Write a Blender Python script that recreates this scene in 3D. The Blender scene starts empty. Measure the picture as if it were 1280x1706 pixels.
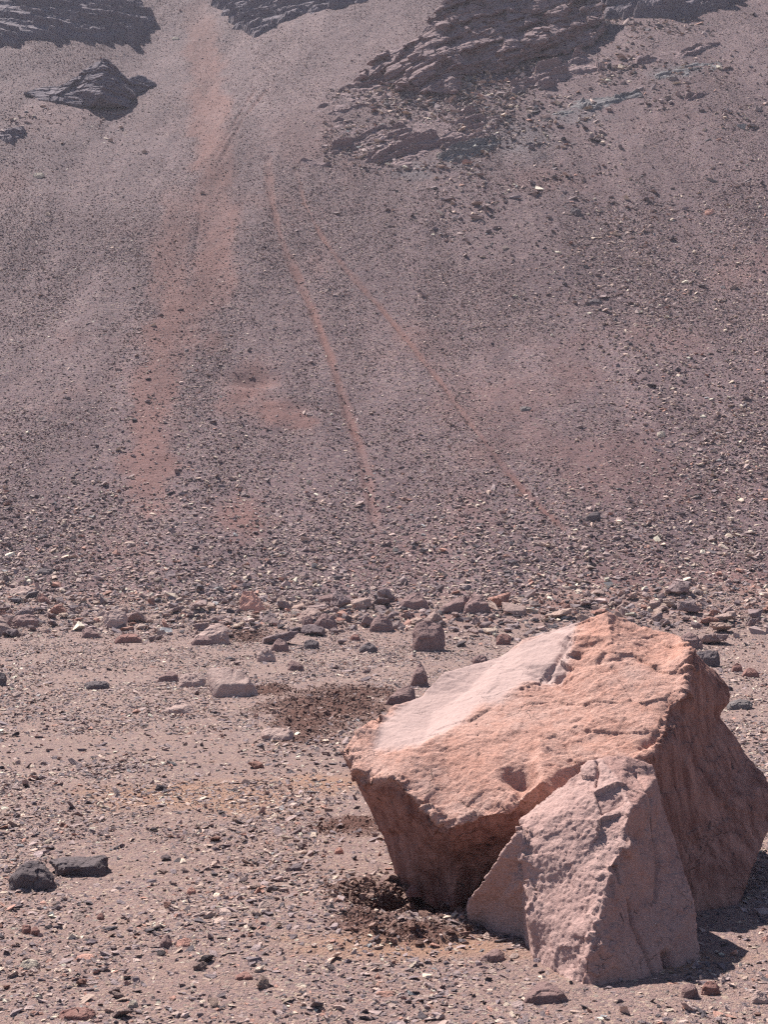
import bpy, bmesh, math, random
import numpy as np
from mathutils import Vector
from mathutils.geometry import delaunay_2d_cdt

R = math.radians
S = bpy.context.scene
C = S.collection

# ------------------------------------------------------------------ camera, sky, sun, exposure
CAMZ, F, CX, CY = 2.5, 2343.0, 640.0, 853.0          # photograph is 1280 x 1706
cam = bpy.data.cameras.new('camera'); camo = bpy.data.objects.new('camera', cam); C.objects.link(camo)
camo.location = (0, 0, CAMZ); camo.rotation_euler = (R(90), 0, 0)
cam.sensor_fit = 'VERTICAL'; cam.sensor_height = 36; cam.lens = 36 * F / 1706
cam.clip_start = 0.05; cam.clip_end = 2000
S.camera = camo

SUN = Vector((-0.37, 0.47, 0.80)).normalized()
world = bpy.data.worlds.new('World'); S.world = world; world.use_nodes = True
wn = world.node_tree.nodes; wl = world.node_tree.links
sky = wn.new('ShaderNodeTexSky'); sky.sky_type = 'NISHITA'; sky.sun_disc = False
sky.sun_elevation = math.asin(SUN.z); sky.sun_rotation = math.atan2(SUN.x, SUN.y)
sky.altitude = 2800; sky.air_density = 1.0; sky.dust_density = 0.6
bg = wn['Background']; bg.inputs['Strength'].default_value = 0.058
wl.new(sky.outputs[0], bg.inputs[0])
sd = bpy.data.lights.new('sun', 'SUN'); sd.energy = 5.0; sd.angle = R(0.53); sd.color = (1.0, 0.955, 0.89)
so = bpy.data.objects.new('sun', sd); C.objects.link(so)
so.rotation_euler = SUN.to_track_quat('Z', 'Y').to_euler()
vs = S.view_settings; vs.view_transform = 'Standard'; vs.look = 'None'; vs.gamma = 1; vs.use_curve_mapping = False
vs.exposure = 1.06
S.cycles.max_bounces = 6; S.cycles.diffuse_bounces = 3; S.cycles.volume_bounces = 1
S.cycles.use_denoising = False; S.cycles.filter_width = 1.3

# ------------------------------------------------------------------ numpy noise
def _h(*a):
    h = np.zeros_like(a[0], dtype=np.uint32)
    for i, v in enumerate(a):
        h = (h ^ (v.astype(np.int64).astype(np.uint32) * np.uint32([374761393, 668265263, 2147483647 - 58, 1274126177][i % 4]))) 
        h = (h ^ (h >> np.uint32(13))) * np.uint32(1274126177)
        h = h ^ (h >> np.uint32(16))
    return h
def hf(*a): return _h(*a).astype(np.float64) / 4294967295.0
def _sm(t): return t * t * t * (t * (t * 6 - 15) + 10)
def n2(x, y, s=0):
    xi = np.floor(x); yi = np.floor(y); u = _sm(x - xi); v = _sm(y - yi); k = np.full_like(xi, s)
    a = hf(xi, yi, k); b = hf(xi + 1, yi, k); c = hf(xi, yi + 1, k); d = hf(xi + 1, yi + 1, k)
    return ((a * (1 - u) + b * u) * (1 - v) + (c * (1 - u) + d * u) * v) * 2 - 1
def n3(p, s=0):
    f = np.floor(p); t = _sm(p - f); x, y, z = f[:, 0], f[:, 1], f[:, 2]; k = np.full_like(x, s); r = 0
    for i in (0, 1):
        for j in (0, 1):
            for l in (0, 1):
                w = (t[:, 0] if i else 1 - t[:, 0]) * (t[:, 1] if j else 1 - t[:, 1]) * (t[:, 2] if l else 1 - t[:, 2])
                r = r + w * hf(x + i, y + j, z + l, k)
    return r * 2 - 1
def f2(x, y, o=4, s=0):
    r = 0; a = 1.0; t = 0
    for i in range(o):
        c, sn = math.cos(i * 1.1), math.sin(i * 1.1)
        r = r + a * n2((x * c - y * sn) * 2 ** i, (x * sn + y * c) * 2 ** i, s + i); t += a; a *= .5
    return r / t
def f3(p, o=4, s=0, g=.5):
    r = 0; a = 1.0; t = 0
    for i in range(o):
        r = r + a * n3(p * 2.03 ** i + 7.3 * i, s + i); t += a; a *= g
    return r / t
def ridged(p, o=4, s=0):
    r = 0; a = 1.0; t = 0
    for i in range(o):
        r = r + a * (1 - 2 * np.abs(n3(p * 2.07 ** i + 3.1 * i, s + i))); t += a; a *= .5
    return r / t
def facet(p, s=0, tilt=.7):
    """broken planar chips: each cell is its own tilted plane"""
    f = np.floor(p); best = np.full(len(p), 1e9); val = np.zeros(len(p))
    for i in (-1, 0, 1):
        for j in (-1, 0, 1):
            for k in (-1, 0, 1):
                cx, cy, cz = f[:, 0] + i, f[:, 1] + j, f[:, 2] + k
                o = [np.full_like(cx, s + q) for q in range(7)]
                q = np.stack([cx + hf(cx, cy, cz, o[0]), cy + hf(cx, cy, cz, o[1]), cz + hf(cx, cy, cz, o[2])], 1)
                d = p - q; dd = (d * d).sum(1)
                g = np.stack([hf(cx, cy, cz, o[3]), hf(cx, cy, cz, o[4]), hf(cx, cy, cz, o[5])], 1) * 2 - 1
                v = (hf(cx, cy, cz, o[6]) * 2 - 1) * .5 + (g * d).sum(1) * tilt
                m = dd < best; best[m] = dd[m]; val[m] = v[m]
    return val
def ss(a, b, x):
    t = np.clip((x - a) / (b - a), 0, 1); return t * t * (3 - 2 * t)

# ------------------------------------------------------------------ terrain
def prof(y):
    """height of the valley floor and scree slope at distance y"""
    yy = np.array([-200, 27, 31, 35, 42, 52, 70, 100, 130, 170, 400.]); sl = np.array([0, .0, .12, .36, .50, .575, .615, .64, .60, .30, .1])
    g = np.linspace(-200, 400, 6001); s = np.interp(g, yy, sl); z = np.concatenate([[0], np.cumsum((s[1:] + s[:-1]) / 2 * .1)])
    return np.interp(y, g, z)
def segd(x, y, pts):
    best = np.full(x.shape, 1e9); tt = np.zeros(x.shape); n = len(pts) - 1
    for i in range(n):
        (ax, ay), (bx, by) = pts[i], pts[i + 1]
        dx, dy = bx - ax, by - ay; t = np.clip(((x - ax) * dx + (y - ay) * dy) / (dx * dx + dy * dy + 1e-9), 0, 1)
        d = np.hypot(x - ax - t * dx, y - ay - t * dy); m = d < best; best[m] = d[m]; tt[m] = (i + t[m]) / n
    return best, tt
def base_h(x, y):
    z = prof(y + 1.2 * n2(x / 9, y / 30, 5) + .03 * x)
    up = ss(48, 92, y)
    gx = -12.5                                         # chute at the top of the fan
    z = z + up * 3.4 * (1 - np.exp(-((x - gx) / 9.0) ** 2)) + up * .9 * f2(x / 11, y / 22, 3, 11)
    z = z + ss(34, 50, y) * .22 * f2(x / 5, y / 9, 3, 17) + ss(6, 12, y) * .07 * f2(x / 4.5, y / 4.5, 3, 23)
    return z
def P(px, py, d): return np.array([(px - CX) / F * d, d, CAMZ + (CY - py) / F * d])
def hit(px, py, fn=base_h):
    d = np.linspace(5, 175, 6800); x = (px - CX) / F * d; z = CAMZ + (CY - py) / F * d
    u = fn(x, d) - z; i = np.where(u > 0)[0]
    i = i[0] if len(i) else len(d) - 1
    return float(d[i])
def W(px, py):
    d = hit(px, py); return ((px - CX) / F * d, d)
def Wl(pts): return [W(a, b) for a, b in pts]

TRACK_A = Wl([(446, 262), (452, 330), (466, 392), (500, 470), (522, 522), (552, 600), (580, 690), (602, 752), (613, 800), (625, 880)])
TRACK_B = Wl([(492, 280), (508, 340), (540, 400), (588, 462), (640, 520), (690, 580), (738, 640), (790, 712), (850, 790), (905, 850), (940, 880)])
TRACK_C = Wl([(300, 320), (283, 430), (290, 520), (266, 620), (250, 720), (242, 850)])
TRACK_D = Wl([(330, 10), (345, 150), (356, 280), (362, 380), (352, 470), (300, 520), (275, 600)])
TRACK_E = Wl([(445, 150), (400, 205), (362, 275)])
TRACK_F = Wl([(425, 150), (385, 215), (352, 268)])
TRACK_G = Wl([(400, 210), (340, 330), (325, 420)])
SCARS = [(W(412, 650), 1.15, 2.6), (W(470, 690), 1.5, 1.6), (W(404, 865), .9, 1.6), (W(258, 850), .6, .9), (W(355, 565), .5, 1.3), (W(362, 412), .7, 1.0)]
PIT = W(690, 1502)
SOILS = [(W(560, 1180), 1.0, 2.6), (W(455, 1150), .35, .8), (W(412, 1060), .45, 1.2), (W(590, 1375), .42, .42), (W(650, 1500), .38, .30), (W(700, 1560), .45, .22), (W(610, 1545), .25, .2)]
ORANGES = [(W(350, 1330), 1.2, .9), (W(540, 1305), .45, .6), (W(690, 1580), .7, .35), (W(1050, 1600), .6, .3)]
def blob(x, y, b):
    (cx, cy), rx, ry = b
    q = np.hypot((x - cx) / rx, (y - cy) / ry) + .55 * f2(x * 1.9 / rx, y * 1.9 / ry, 5, 31)
    return 1 - ss(.35, 1.15, q)
def blobs(x, y, L):
    r = np.zeros(x.shape)
    for b in L: r = np.maximum(r, blob(x, y, b))
    return r
def tracks(x, y):
    red = np.zeros(x.shape); cut = np.zeros(x.shape)
    wob = .22 * n2(x * 1.3, y * .8, 77)
    for T, w, a, c in ((TRACK_A, .23, 1.0, .08), (TRACK_B, .15, .95, .10), (TRACK_C, .9, .8, 0), (TRACK_D, 1.2, .88, .05), (TRACK_E, .16, .5, .12), (TRACK_F, .16, .4, .10), (TRACK_G, .2, .35, .06)):
        d, t = segd(x, y, T); d = np.abs(d + wob * w * 1.6)
        k = 1 - ss(w * .45, w * 1.15, d); fade = ss(0, .08, t) * (1 - ss(.93, 1, t))
        brk = 1 - .4 * ss(-.1, .45, f2(x * 1.1 + T[0][0], y * .9, 3, 79)) * (w < .4)
        red = np.maximum(red, a * k * (fade * .6 + .4) * brk); cut = np.maximum(cut, c * (1 - ss(0, w * .8, d)))
    return red, cut
def H(x, y):
    z = base_h(x, y)
    _, cut = tracks(x, y); z = z - cut
    # pit beside the boulder with a thrown-up rim
    q = np.hypot((x - PIT[0]) / .43, (y - PIT[1]) / .38)
    rag = .35 * f2(x * 7, y * 7, 3, 41)
    ins = 1 - ss(.35, 1.05, q + rag); z = z - .25 * ins + .05 * ins * facet(np.stack([x * 9, y * 9, 0 * x], -1).reshape(-1, 3), 45, .5).reshape(x.shape) - .04 * np.exp(-(((x - UND[0]) / .22) ** 2 + ((y - UND[1]) / .2) ** 2)) + .045 * np.exp(-((q - 1.35) / .3) ** 2)
    so = blobs(x, y, SOILS)
    z = z + so * (.07 * f2(x * 5, y * 5, 4, 51) + .02)
    q = np.hypot((x - W430[0]) / .75, (y - W430[1]) / .6); z = z + .05 * np.exp(-q * q)      # low heap of chips
    (sx, sy), _, _ = SCARS[0]
    z = z - .35 * np.exp(-(((x - sx) / .9) ** 2 + ((y - sy - 1.0) / .6) ** 2))
    near = 1 - ss(20, 34, y)
    z = z + near * (.012 * f2(x * 3.1, y * 3.1, 4, 61) + .006 * f2(x * 14, y * 14, 2, 65)) + (1 - near) * .05 * f2(x * 1.6, y * 1.6, 4, 71)
    return z
W430 = W(470, 1545)
UND = W(838, 1545)

# ------------------------------------------------------------------ materials
def nt(m):
    m.use_nodes = True; t = m.node_tree; t.nodes.clear(); return t, t.nodes, t.links
def lin(r, g, b):
    f = lambda c: (c / 255 / 12.92) if c / 255 <= .04045 else ((c / 255 + .055) / 1.055) ** 2.4
    return (f(r), f(g), f(b), 1)
def ramp(n, l, fac, stops, interp='LINEAR'):
    r = n.new('ShaderNodeValToRGB'); r.color_ramp.interpolation = interp
    e = r.color_ramp.elements
    while len(e) > 1: e.remove(e[0])
    e[0].position = stops[0][0]; e[0].color = stops[0][1]
    for p_, c_ in stops[1:]:
        k = e.new(p_); k.color = c_
    l.new(fac, r.inputs[0]); return r.outputs[0]
def noise(n, l, co, sc, det=6, rough=.6, dist=0.0):
    t = n.new('ShaderNodeTexNoise'); t.inputs['Scale'].default_value = sc; t.inputs['Detail'].default_value = det
    t.inputs['Roughness'].default_value = rough; t.inputs['Distortion'].default_value = dist; l.new(co, t.inputs['Vector']); return t.outputs[0]
def vor(n, l, co, sc, feat='F1'):
    t = n.new('ShaderNodeTexVoronoi'); t.feature = feat; t.inputs['Scale'].default_value = sc; l.new(co, t.inputs['Vector']); return t
def mix(n, l, f, a, b, mode='MIX'):
    m = n.new('ShaderNodeMix'); m.data_type = 'RGBA'; m.blend_type = mode
    for s_, v in ((m.inputs[0], f), (m.inputs[6], a), (m.inputs[7], b)):
        if hasattr(v, 'is_output'): l.new(v, s_)
        else: s_.default_value = v
    return m.outputs[2]
def mth(n, l, op, a, b=0.0, clamp=False):
    m = n.new('ShaderNodeMath'); m.operation = op; m.use_clamp = clamp
    for i, v in enumerate((a, b)):
        if hasattr(v, 'is_output'): l.new(v, m.inputs[i])
        else: m.inputs[i].default_value = v
    return m.outputs[0]
def finish(n, l, col, hgt, dist, rough=.92, strength=1.0):
    b = n.new('ShaderNodeBsdfPrincipled'); o = n.new('ShaderNodeOutputMaterial')
    b.inputs['Roughness'].default_value = rough; b.inputs['Specular IOR Level'].default_value = .25
    l.new(col, b.inputs['Base Color'])
    if hgt is not None:
        bp = n.new('ShaderNodeBump'); bp.inputs['Strength'].default_value = strength; bp.inputs['Distance'].default_value = dist
        l.new(hgt, bp.inputs['Height']); l.new(bp.outputs[0], b.inputs['Normal'])
    l.new(b.outputs[0], o.inputs[0])
def attr(n, name, typ='GEOMETRY'):
    a = n.new('ShaderNodeAttribute'); a.attribute_name = name; a.attribute_type = typ; return a
def hsv(n, l, col, h=.5, s=1., v=1.):
    k = n.new('ShaderNodeHueSaturation')
    for i, q in zip(('Hue', 'Saturation', 'Value'), (h, s, v)):
        if hasattr(q, 'is_output'): l.new(q, k.inputs[i])
        else: k.inputs[i].default_value = q
    l.new(col, k.inputs['Color']); return k.outputs[0]

STONE = [(0.0, lin(84, 74, 82)), (.18, lin(122, 105, 110)), (.38, lin(142, 116, 116)), (.58, lin(152, 124, 118)), (.74, lin(132, 112, 112)), (.86, lin(168, 142, 130)), (.95, lin(190, 172, 156)), (1, lin(128, 128, 124))]

def ground_mat(name, cell, fine, gain=(1, 1, 1, 1), dustlo=.15, dusthi=.65):
    m = bpy.data.materials.new(name); t, n, l = nt(m)
    g = n.new('ShaderNodeNewGeometry').outputs['Position']
    z = attr(n, 'zone'); sep = n.new('ShaderNodeSeparateColor'); l.new(z.outputs['Color'], sep.inputs[0])
    warp = n.new('ShaderNodeVectorMath'); warp.operation = 'MULTIPLY'; l.new(g, warp.inputs[0]); warp.inputs[1].default_value = (1, 1, 1.6)
    v1 = vor(n, l, warp.outputs[0], 1 / cell); v2 = vor(n, l, warp.outputs[0], 2.7 / cell)
    s1 = n.new('ShaderNodeSeparateColor'); l.new(v1.outputs['Color'], s1.inputs[0])
    s2 = n.new('ShaderNodeSeparateColor'); l.new(v2.outputs['Color'], s2.inputs[0])
    c1 = ramp(n, l, s1.outputs[0], STONE); c2 = ramp(n, l, s2.outputs[0], STONE)
    big = noise(n, l, g, .35, 5, .6); mid = noise(n, l, g, 2.3, 5, .65)
    dust = mix(n, l, ramp(n, l, mid, [(.3, (0, 0, 0, 1)), (.7, (1, 1, 1, 1))]), lin(130, 103, 96), lin(148, 120, 109))
    msk = mth(n, l, 'GREATER_THAN', s1.outputs[1], .45)
    col = mix(n, l, msk, c2, c1)
    dm = ramp(n, l, mth(n, l, 'ADD', mth(n, l, 'MULTIPLY', mid, .5), mth(n, l, 'MULTIPLY', big, .5)), [(.38, (dustlo,) * 3 + (1,)), (.62, (dusthi,) * 3 + (1,))])
    col = mix(n, l, dm, col, dust)
    col = mix(n, l, mth(n, l, 'MULTIPLY', big, .35), col, lin(120, 104, 112))
    col = mix(n, l, 1.0, col, gain, 'MULTIPLY')
    # local soils
    jit = mth(n, l, 'ADD', mth(n, l, 'MULTIPLY', mid, .8), .6)
    col = mix(n, l, mth(n, l, 'MULTIPLY', sep.outputs[1], mth(n, l, 'MULTIPLY', jit, .95), True), col, lin(128, 92, 86))
    col = mix(n, l, mth(n, l, 'MULTIPLY', sep.outputs[2], mth(n, l, 'MULTIPLY', jit, .85), True), col, lin(154, 118, 98))
    col = mix(n, l, mth(n, l, 'MULTIPLY', sep.outputs[0], mth(n, l, 'MULTIPLY', jit, 1.1), True), col, mix(n, l, s2.outputs[0], lin(84, 57, 51), lin(110, 77, 68)))
    col = mix(n, l, mth(n, l, 'MULTIPLY', z.outputs['Alpha'], jit, True), col, lin(112, 108, 112))
    if not fine:
        mp = n.new('ShaderNodeMapping'); mp.inputs['Scale'].default_value = (1, .13, .13); l.new(g, mp.inputs[0])
        stk = noise(n, l, mp.outputs[0], .75, 5, .6, .3)
        col = mix(n, l, 1.0, col, ramp(n, l, stk, [(.36, (.72, .68, .71, 1)), (.64, (1.06, 1.04, 1.04, 1))]), 'MULTIPLY')
    h = mth(n, l, 'ADD', mth(n, l, 'MULTIPLY', mth(n, l, 'SUBTRACT', 1.0, v1.outputs['Distance']), s1.outputs[2]), mth(n, l, 'MULTIPLY', mth(n, l, 'SUBTRACT', 1.0, v2.outputs['Distance']), .45))
    h = mth(n, l, 'ADD', h, mth(n, l, 'MULTIPLY', noise(n, l, g, 3 / cell, 4, .7), .5))
    if not fine: h = mth(n, l, 'ADD', noise(n, l, g, 7, 5, .75), mth(n, l, 'MULTIPLY', s2.outputs[2], .25))
    finish(n, l, col, h, cell * (.8 if fine else 1.0), .95, 1.0)
    return m

def rock_mat(name, ca, cb, cc, sc=1.0, streak=False, objcol=False, bump=.012, zones=False):
    m = bpy.data.materials.new(name); t, n, l = nt(m)
    co = n.new('ShaderNodeTexCoord').outputs['Object']
    a = noise(n, l, co, 1.6 * sc, 7, .62, .4); b = noise(n, l, co, 9 * sc, 7, .7); c = noise(n, l, co, 48 * sc, 4, .7)
    col = mix(n, l, ramp(n, l, a, [(.36, (0, 0, 0, 1)), (.64, (1, 1, 1, 1))]), ca, cb)
    col = mix(n, l, ramp(n, l, b, [(.46, (0, 0, 0, 1)), (.70, (.9, .9, .9, 1))]), col, cc)
    sh = mth(n, l, 'ADD', mth(n, l, 'MULTIPLY', c, .9), .55)
    col = hsv(n, l, col, v=sh)
    sp = noise(n, l, co, 85 * sc, 2, .6)
    col = mix(n, l, ramp(n, l, sp, [(.62, (0, 0, 0, 1)), (.72, (.6, .6, .6, 1))]), col, lin(96, 68, 62))
    col = mix(n, l, ramp(n, l, sp, [(.28, (.5, .5, .5, 1)), (.38, (0, 0, 0, 1))]), col, lin(206, 180, 166))
    wv = n.new('ShaderNodeVectorMath'); wv.operation = 'MULTIPLY_ADD'; tn = n.new('ShaderNodeTexNoise'); tn.inputs['Scale'].default_value = 3 * sc; tn.inputs['Detail'].default_value = 6; l.new(co, tn.inputs['Vector'])
    l.new(tn.outputs['Color'], wv.inputs[0]); wv.inputs[1].default_value = (.5 / sc,) * 3; l.new(co, wv.inputs[2])
    ve = vor(n, l, wv.outputs[0], 2.6 * sc, 'DISTANCE_TO_EDGE')
    ck = mth(n, l, 'MULTIPLY', ramp(n, l, ve.outputs['Distance'], [(0, (1, 1, 1, 1)), (.012, (0, 0, 0, 1))]), ramp(n, l, a, [(.53, (0, 0, 0, 1)), (.60, (.8, .8, .8, 1))]))
    if objcol:
        oi = n.new('ShaderNodeObjectInfo'); col = mix(n, l, 1.0, col, oi.outputs['Color'], 'MULTIPLY')
    h = mth(n, l, 'ADD', mth(n, l, 'MULTIPLY', b, .6), mth(n, l, 'MULTIPLY', c, .42))
    h = mth(n, l, 'SUBTRACT', h, mth(n, l, 'MULTIPLY', ck, .5))
    h = mth(n, l, 'ADD', h, mth(n, l, 'MULTIPLY', noise(n, l, co, 150 * sc, 3, .7), .22))
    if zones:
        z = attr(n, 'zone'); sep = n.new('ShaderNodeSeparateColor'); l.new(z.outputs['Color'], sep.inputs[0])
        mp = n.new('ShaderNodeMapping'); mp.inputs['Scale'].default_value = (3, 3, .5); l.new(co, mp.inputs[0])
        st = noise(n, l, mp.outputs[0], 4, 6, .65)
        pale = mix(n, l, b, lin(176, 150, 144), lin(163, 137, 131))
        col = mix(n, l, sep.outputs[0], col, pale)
        shade_maroon = mix(n, l, ramp(n, l, st, [(.38, (0, 0, 0, 1)), (.62, (1, 1, 1, 1))]), lin(122, 84, 76), lin(166, 124, 113))  # darker, redder tone painted on the shaded faces to deepen their shade
        col = mix(n, l, sep.outputs[1], col, shade_maroon)
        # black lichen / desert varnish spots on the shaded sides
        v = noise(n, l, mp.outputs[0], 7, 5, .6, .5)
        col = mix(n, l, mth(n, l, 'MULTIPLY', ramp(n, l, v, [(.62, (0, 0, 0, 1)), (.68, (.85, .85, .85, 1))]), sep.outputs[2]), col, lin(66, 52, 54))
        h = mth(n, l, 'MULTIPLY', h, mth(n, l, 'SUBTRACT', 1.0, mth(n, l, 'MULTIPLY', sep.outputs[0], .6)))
    finish(n, l, col, h, bump, .93, 1.0)
    return m

def gravel_mat(name):
    m = bpy.data.materials.new(name); t, n, l = nt(m)
    a = attr(n, 'tint', 'INSTANCER'); co = n.new('ShaderNodeTexCoord').outputs['Object']
    b = noise(n, l, co, 1.2, 4, .7)
    col = hsv(n, l, a.outputs['Color'], v=mth(n, l, 'ADD', mth(n, l, 'MULTIPLY', b, .7), .65))
    finish(n, l, col, b, .1, .93, .5)
    return m
def strata_mat(name, ca, cb, cc, dipx):
    m = bpy.data.materials.new(name); t, n, l = nt(m)
    co = n.new('ShaderNodeNewGeometry').outputs['Position']
    mp = n.new('ShaderNodeMapping'); mp.inputs['Rotation'].default_value = (0, dipx, 0); mp.inputs['Scale'].default_value = (.12, .3, 1.6); l.new(co, mp.inputs[0])
    a = noise(n, l, mp.outputs[0], 2.2, 6, .7); b = noise(n, l, co, 2.5, 6, .7)
    col = mix(n, l, ramp(n, l, a, [(.35, (0, 0, 0, 1)), (.65, (1, 1, 1, 1))]), ca, cb)
    col = mix(n, l, ramp(n, l, b, [(.5, (0, 0, 0, 1)), (.75, (.8, .8, .8, 1))]), col, cc)
    h = mth(n, l, 'ADD', a, mth(n, l, 'MULTIPLY', b, .6))
    finish(n, l, col, h, .25, .95, 1.0)
    return m

# ------------------------------------------------------------------ mesh helpers
def tag(o, label=None, cat=None, group=None, kind=None):
    for k, v in (('label', label), ('category', cat), ('group', group), ('kind', kind)):
        if v: o[k] = v
    return o
def from_np(name, v, f, mat, smooth=True, zone=None):
    me = bpy.data.meshes.new(name)
    f = np.asarray(f); v = np.asarray(v, dtype=np.float32)
    me.vertices.add(len(v)); me.vertices.foreach_set('co', v.ravel())
    k = f.shape[1]
    me.loops.add(f.size); me.loops.foreach_set('vertex_index', f.ravel().astype(np.int32))
    me.polygons.add(len(f)); me.polygons.foreach_set('loop_start', np.arange(0, f.size, k, dtype=np.int32))
    me.update(calc_edges=True); me.validate()
    me.polygons.foreach_set('use_smooth', np.full(len(me.polygons), smooth))
    if zone is not None:
        a = me.attributes.new('zone', 'FLOAT_COLOR', 'POINT'); a.data.foreach_set('color', zone.astype(np.float32).ravel())
    me.materials.append(mat)
    return me
def link(name, me, loc=(0, 0, 0)):
    o = bpy.data.objects.new(name, me); o.location = loc; C.objects.link(o); return o
def remesh(verts, faces, vox):
    me = bpy.data.meshes.new('tmp'); me.from_pydata([tuple(v) for v in verts], [], faces); me.update()
    bm = bmesh.new(); bm.from_mesh(me); bmesh.ops.recalc_face_normals(bm, faces=bm.faces); bm.to_mesh(me); bm.free()
    o = bpy.data.objects.new('tmp', me); C.objects.link(o)
    md = o.modifiers.new('r', 'REMESH'); md.mode = 'VOXEL'; md.voxel_size = vox; md.adaptivity = 0
    dg = bpy.context.evaluated_depsgraph_get(); dg.update()
    r = bpy.data.meshes.new_from_object(o.evaluated_get(dg))
    bpy.data.objects.remove(o); bpy.data.meshes.remove(me)
    n = len(r.vertices); co = np.empty(n * 3); r.vertices.foreach_get('co', co)
    nr = np.empty(n * 3); r.vertex_normals.foreach_get('vector', nr)
    q = np.empty(len(r.polygons) * 4, dtype=np.int32); r.polygons.foreach_get('vertices', q)
    bpy.data.meshes.remove(r)
    return co.reshape(-1, 3), nr.reshape(-1, 3), q.reshape(-1, 4)
def largest(v, q):
    lab = np.arange(len(v))
    while True:
        m = lab[q].min(1); new = lab.copy()
        for i in range(4): np.minimum.at(new, q[:, i], m)
        new = new[new]
        if (new == lab).all(): break
        lab = new
    u, c = np.unique(lab, return_counts=True); k = lab == u[c.argmax()]
    q = q[k[q[:, 0]]]; mp = np.cumsum(k) - 1
    return v[k], mp[q]
def relax(v, q, it, lam=.5):
    for _ in range(it):
        acc = np.zeros_like(v); cnt = np.zeros(len(v))
        for a, b in ((0, 1), (1, 2), (2, 3), (3, 0)):
            np.add.at(acc, q[:, a], v[q[:, b]]); np.add.at(acc, q[:, b], v[q[:, a]])
            np.add.at(cnt, q[:, a], 1); np.add.at(cnt, q[:, b], 1)
        v = v * (1 - lam) + lam * acc / cnt[:, None]
    return v
def normals(v, q):
    n = np.cross(v[q[:, 2]] - v[q[:, 0]], v[q[:, 3]] - v[q[:, 1]]); r = np.zeros_like(v)
    for i in range(4): np.add.at(r, q[:, i], n)
    return r / (np.linalg.norm(r, axis=1)[:, None] + 1e-9)
def solid(outline, inner, back, shrink=.25, constraints=()):
    """a closed body: visible side from (px, py, depth) points, then a ring pushed back and a rear cap.
       outline/inner: lists of (px,py,d); back: (thickness, rear point xyz)"""
    pts = outline + inner; n = len(outline)
    v2 = [Vector((p[0], -p[1])) for p in pts]
    edges = [(i, (i + 1) % n) for i in range(n)] + [(n + a, n + b) for a, b in constraints]
    vo, eo, fo, orig, _, _ = delaunay_2d_cdt(v2, edges, [], 1, 1e-4)
    vs_ = []
    for k, v in enumerate(vo):
        src = orig[k]
        if src: vs_.append(P(*pts[src[0]]))
        else:
            w = [(1 / ((v.x - p[0]) ** 2 + (-v.y - p[1]) ** 2 + 1), p[2]) for p in pts]
            d = sum(a * b for a, b in w) / sum(a for a, b in w); vs_.append(P(v.x, -v.y, d))
    idx = {}
    for k, src in enumerate(orig):
        for s_ in src: idx[s_] = k
    faces = [list(f) for f in fo]
    ring = [idx[i] for i in range(n)]; th, rear = back; rear = np.array(rear)
    b0 = len(vs_)
    for i in ring:
        p = vs_[i]; q = p + (rear - p) * shrink; q[1] = p[1] + th; vs_.append(q)
    c = len(vs_); vs_.append(rear)
    for k in range(n):
        k2 = (k + 1) % n
        faces.append([ring[k], ring[k2], b0 + k2, b0 + k]); faces.append([b0 + k, b0 + k2, c])
    return vs_, faces

# ------------------------------------------------------------------ terrain meshes
def axis_y():
    y = [-60, -40, -25, -15, -8, -3, 0, 2.5, 4, 5]
    v = 5.6
    while v < 128: y.append(v); v *= 1.0027
    y += [133, 140, 150, 165, 190, 230, 300, 390]
    return np.array(y)
def axis_c():
    a = np.linspace(-1.25, 1.25, 560); o = 1.25 * 1.12 ** np.arange(1, 26)
    return np.concatenate([-o[::-1], a, o])
YA, CA = axis_y(), axis_c()
def zone_of(x, y):
    red, _ = tracks(x, y)
    for b in SCARS: red = np.maximum(red, blob(x, y, b) * .85)
    red = np.maximum(red, .4 * ss(.15, .5, f2(x / 3.5, y / 5, 4, 91)) * ss(30, 38, y) * (1 - ss(60, 85, y)))
    red = np.maximum(red, .8 * np.exp(-((y - 31.5 - .05 * x) / 2.0) ** 2) * ss(-.3, .4, f2(x / 3, y / 2, 3, 93)))
    red = red * (1 - .25 * ss(34, 40, y) * ss(-.2, .35, f2(x / .9, y / 2.2, 4, 95)))
    soil = blobs(x, y, SOILS)
    q = np.hypot((x - PIT[0]) / .5, (y - PIT[1]) / .46); soil = np.maximum(soil, 1 - ss(.7, 1.25, q + .3 * f2(x * 5, y * 5, 3, 43)))
    org = blobs(x, y, ORANGES) * .9
    grn = np.zeros(x.shape)
    for b in GREENS: grn = np.maximum(grn, blob(x, y, b) * .5)
    return np.stack([soil, red, org, grn], -1)
GREENS = [(W(860, 235), 2.3, 3.2), (W(770, 262), 1.4, 1.2), (W(960, 190), 1.8, 1.4), (W(1120, 120), 1.6, 1.2), (W(690, 285), 1.5, 1.0)]
def terrain(name, ya, mat):
    Y, CC = np.meshgrid(ya, CA, indexing='ij'); X = CC * (.30 * np.maximum(Y, 7) + .6)
    x, y = X.ravel(), Y.ravel(); z = H(x, y)
    nr, nc = Y.shape; i = np.arange(nr * nc).reshape(nr, nc)
    q = np.stack([i[:-1, :-1], i[:-1, 1:], i[1:, 1:], i[1:, :-1]], -1).reshape(-1, 4)
    me = from_np(name, np.stack([x, y, z], 1), q, mat, True, zone_of(x, y))
    return tag(link(name, me), kind='structure')
ks = int(np.searchsorted(YA, 32.5))
terrain('ground', YA[:ks + 1], ground_mat('gravel_flat', .022, True, (1.02, 1.0, .94, 1)))
terrain('hillside', YA[ks:], ground_mat('scree_fines', .075, False, (.75, .725, .77, 1), .05, .4))

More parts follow.
